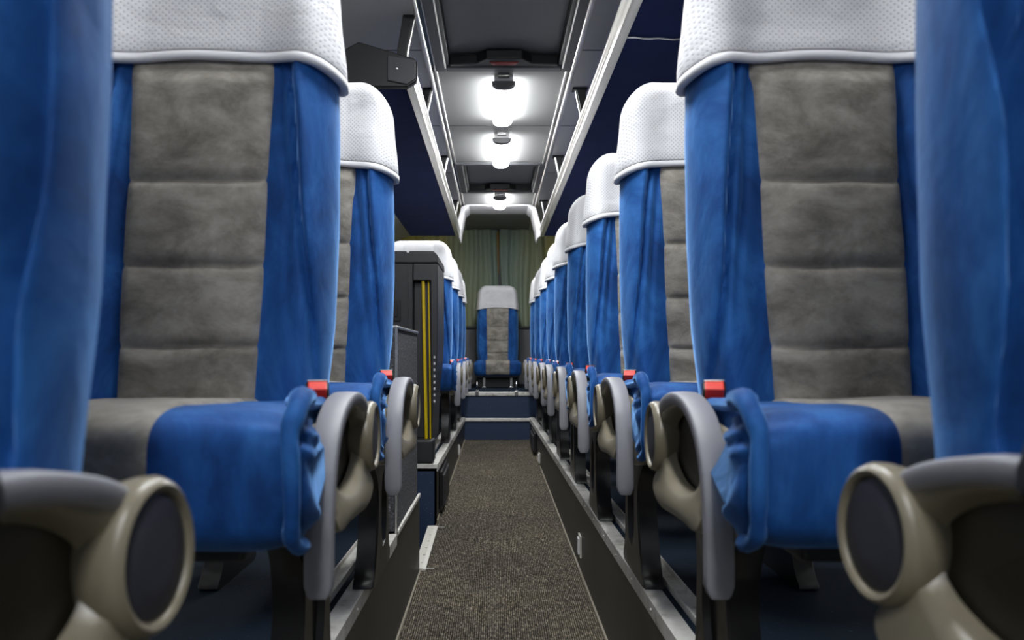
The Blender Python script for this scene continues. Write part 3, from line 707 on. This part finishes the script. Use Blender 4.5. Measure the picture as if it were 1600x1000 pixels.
# ------------------------------------------------------------------ felt partition and charcoal cabinet by the stairwell
t = empty('partition', (xk(-1, 2.5), 2.46, PLAT), 'grey speckled felt partition with aluminium edge, behind the third left seat', 'partition')
H = 0.622
bm = boxm((-0.03, 0.0, 0, 0.67, 0.007, H), (-0.85, -0.03, 0.64, 0.67, 0.007, H)); obj('felt_panel', bm, 'felt', t, smooth=False, bevel=0.004)
obj('top_strip', boxm((-0.034, 0.004, -0.003, 0.674, H, H+0.010)), 'alu', t, smooth=False, bevel=0.003)
obj('corner_post', boxm((-0.004, 0.005, -0.008, -0.001, -0.0, H+0.01)), 'alu', t, smooth=False, bevel=0.003)

t = empty('cabinet', (-0.288, 4.0, PLAT+0.006), 'tall charcoal plastic cabinet with yellow bars, standing at the stairwell edge', 'cabinet')
W, D, Hc = 0.50, 0.50, 1.045
pts = [(-W, 0.0), (-0.008, 0.0), (-0.006, 0.12), (-0.012, 0.36), (0.008, 0.50), (0.012, 0.62), (0.012, Hc-0.05), (-W, Hc-0.05)]
# body is built round the recess on the aisle corner
bm = bmesh.new()
prism_y(bm, [(-W, 0.12), (-0.115, 0.12), (-0.115, Hc-0.06), (-W, Hc-0.06)], 0.0, D)
prism_y(bm, [(-0.115, 0.12), (-0.022, 0.12), (-0.022, 0.90), (-0.115, 0.90)], 0.05, D)
body = obj('body', bm, 'cabinet', t, smooth=False, bevel=0.006)
bm = bmesh.new(); prism_y(bm, [(-0.022, 0.10), (-0.012, 0.36), (0.004, 0.50), (0.008, 0.62), (0.008, Hc-0.06), (-0.115, Hc-0.06), (-0.115, 0.90), (-0.028, 0.90)], 0.0, D-0.02)
obj('side_panel', bm, 'cabinet', t, smooth=False, bevel=0.006)
bm = bmesh.new(); prism_y(bm, [(-W, Hc-0.058), (0.010, Hc-0.058), (0.008, Hc-0.02), (-0.012, Hc), (-0.13, Hc), (-0.138, Hc-0.012), (-0.146, Hc), (-W, Hc)], -0.008, D+0.005)
obj('lid', bm, 'cabinet', t, smooth=False, bevel=0.005)
bm = boxm((-0.105, -0.010, -0.022, 0.10, 0.004, 0.12)); obj('foot_block', bm, 'cabinet', t, smooth=False, bevel=0.014)
obj('foot_block', boxm((-W, -0.115, 0.0, D, 0.0, 0.118)), 'cabinet', t, smooth=False, bevel=0.004)
bm = bmesh.new(); tube(bm, [(-0.050, 0.022, 0.115), (-0.058, 0.020, 0.5), (-0.066, 0.022, 0.905)], 0.0085, 12); obj('wide_yellow_bar', bm, 'yellow', t)
bm = bmesh.new(); tube(bm, [(-0.030, 0.028, 0.115), (-0.034, 0.026, 0.5), (-0.040, 0.028, 0.905)], 0.0038, 10); obj('narrow_yellow_bar', bm, 'yellow', t)
obj('vent_slots', boxm(*[(-0.0125, -0.0045, -0.002, 0.004, 0.30+k_*0.031, 0.312+k_*0.031) for k_ in range(8)]), 'white_plastic', t, smooth=False)
obj('latch', boxm((-0.225, -0.175, -0.008, 0.0, 0.70, 0.80), (-0.212, -0.188, -0.013, -0.007, 0.72, 0.78)), 'black', t, smooth=False, bevel=0.004)
obj('door_line', boxm((-0.140, -0.137, -0.003, 0.002, 0.12, Hc-0.07)), 'black', t, smooth=False)

# ------------------------------------------------------------------ little things on the kick panels
def plate(s, y, z, w_, h, label):
    x = xk(s, y)
    t = empty('wall_plate', (x, y, z), label, 'socket plate', 'cream plates on the aisle panels')
    obj('base_plate', boxm((-s*0.008 if s > 0 else 0, 0 if s > 0 else 0.008, -w_/2, w_/2, -h/2, h/2)), 'socket', t, smooth=False, bevel=0.003)
    obj('cover', boxm(((-0.014 if s > 0 else 0.007), (-0.007 if s > 0 else 0.014), -w_*0.3, w_*0.3, -h*0.36, h*0.36)), 'white_plastic', t, smooth=False, bevel=0.002)
plate(1, 3.15, CZ-0.745, 0.075, 0.085, 'largest cream socket plate, low on the right aisle panel')
plate(1, 5.6, CZ-0.72, 0.07, 0.07, 'small cream socket plate farther back on the right aisle panel')
plate(-1, 5.9, CZ-0.70, 0.07, 0.07, 'small cream socket plate far back on the left aisle panel')
def grille(s, y0, y1, z0, z1, label):
    t = empty('vent_grille', (xk(s, (y0+y1)/2), y0, z0), label, 'grille')
    a = -0.03 if s > 0 else 0.0
    obj('grille_frame', boxm((min(0, -s*0.014), max(0, -s*0.014), 0, y1-y0, 0, z1-z0)), 'black', t, smooth=False, bevel=0.005)
    n = 9; st = (y1-y0-0.05)/n
    obj('slats', boxm(*[(min(-s*0.014, -s*0.026), max(-s*0.014, -s*0.026), 0.025+k_*st, 0.025+k_*st+st*0.5, 0.02, z1-z0-0.02) for k_ in range(n)]), 'cabinet', t, smooth=False, bevel=0.002)
grille(-1, 4.12, 4.62, CZ-0.80, CZ-0.60, 'black ribbed vent grille low on the left aisle panel')
grille(1, 6.0, 6.5, CZ-0.74, CZ-0.59, 'black ribbed vent grille at the far end of the right aisle panel')
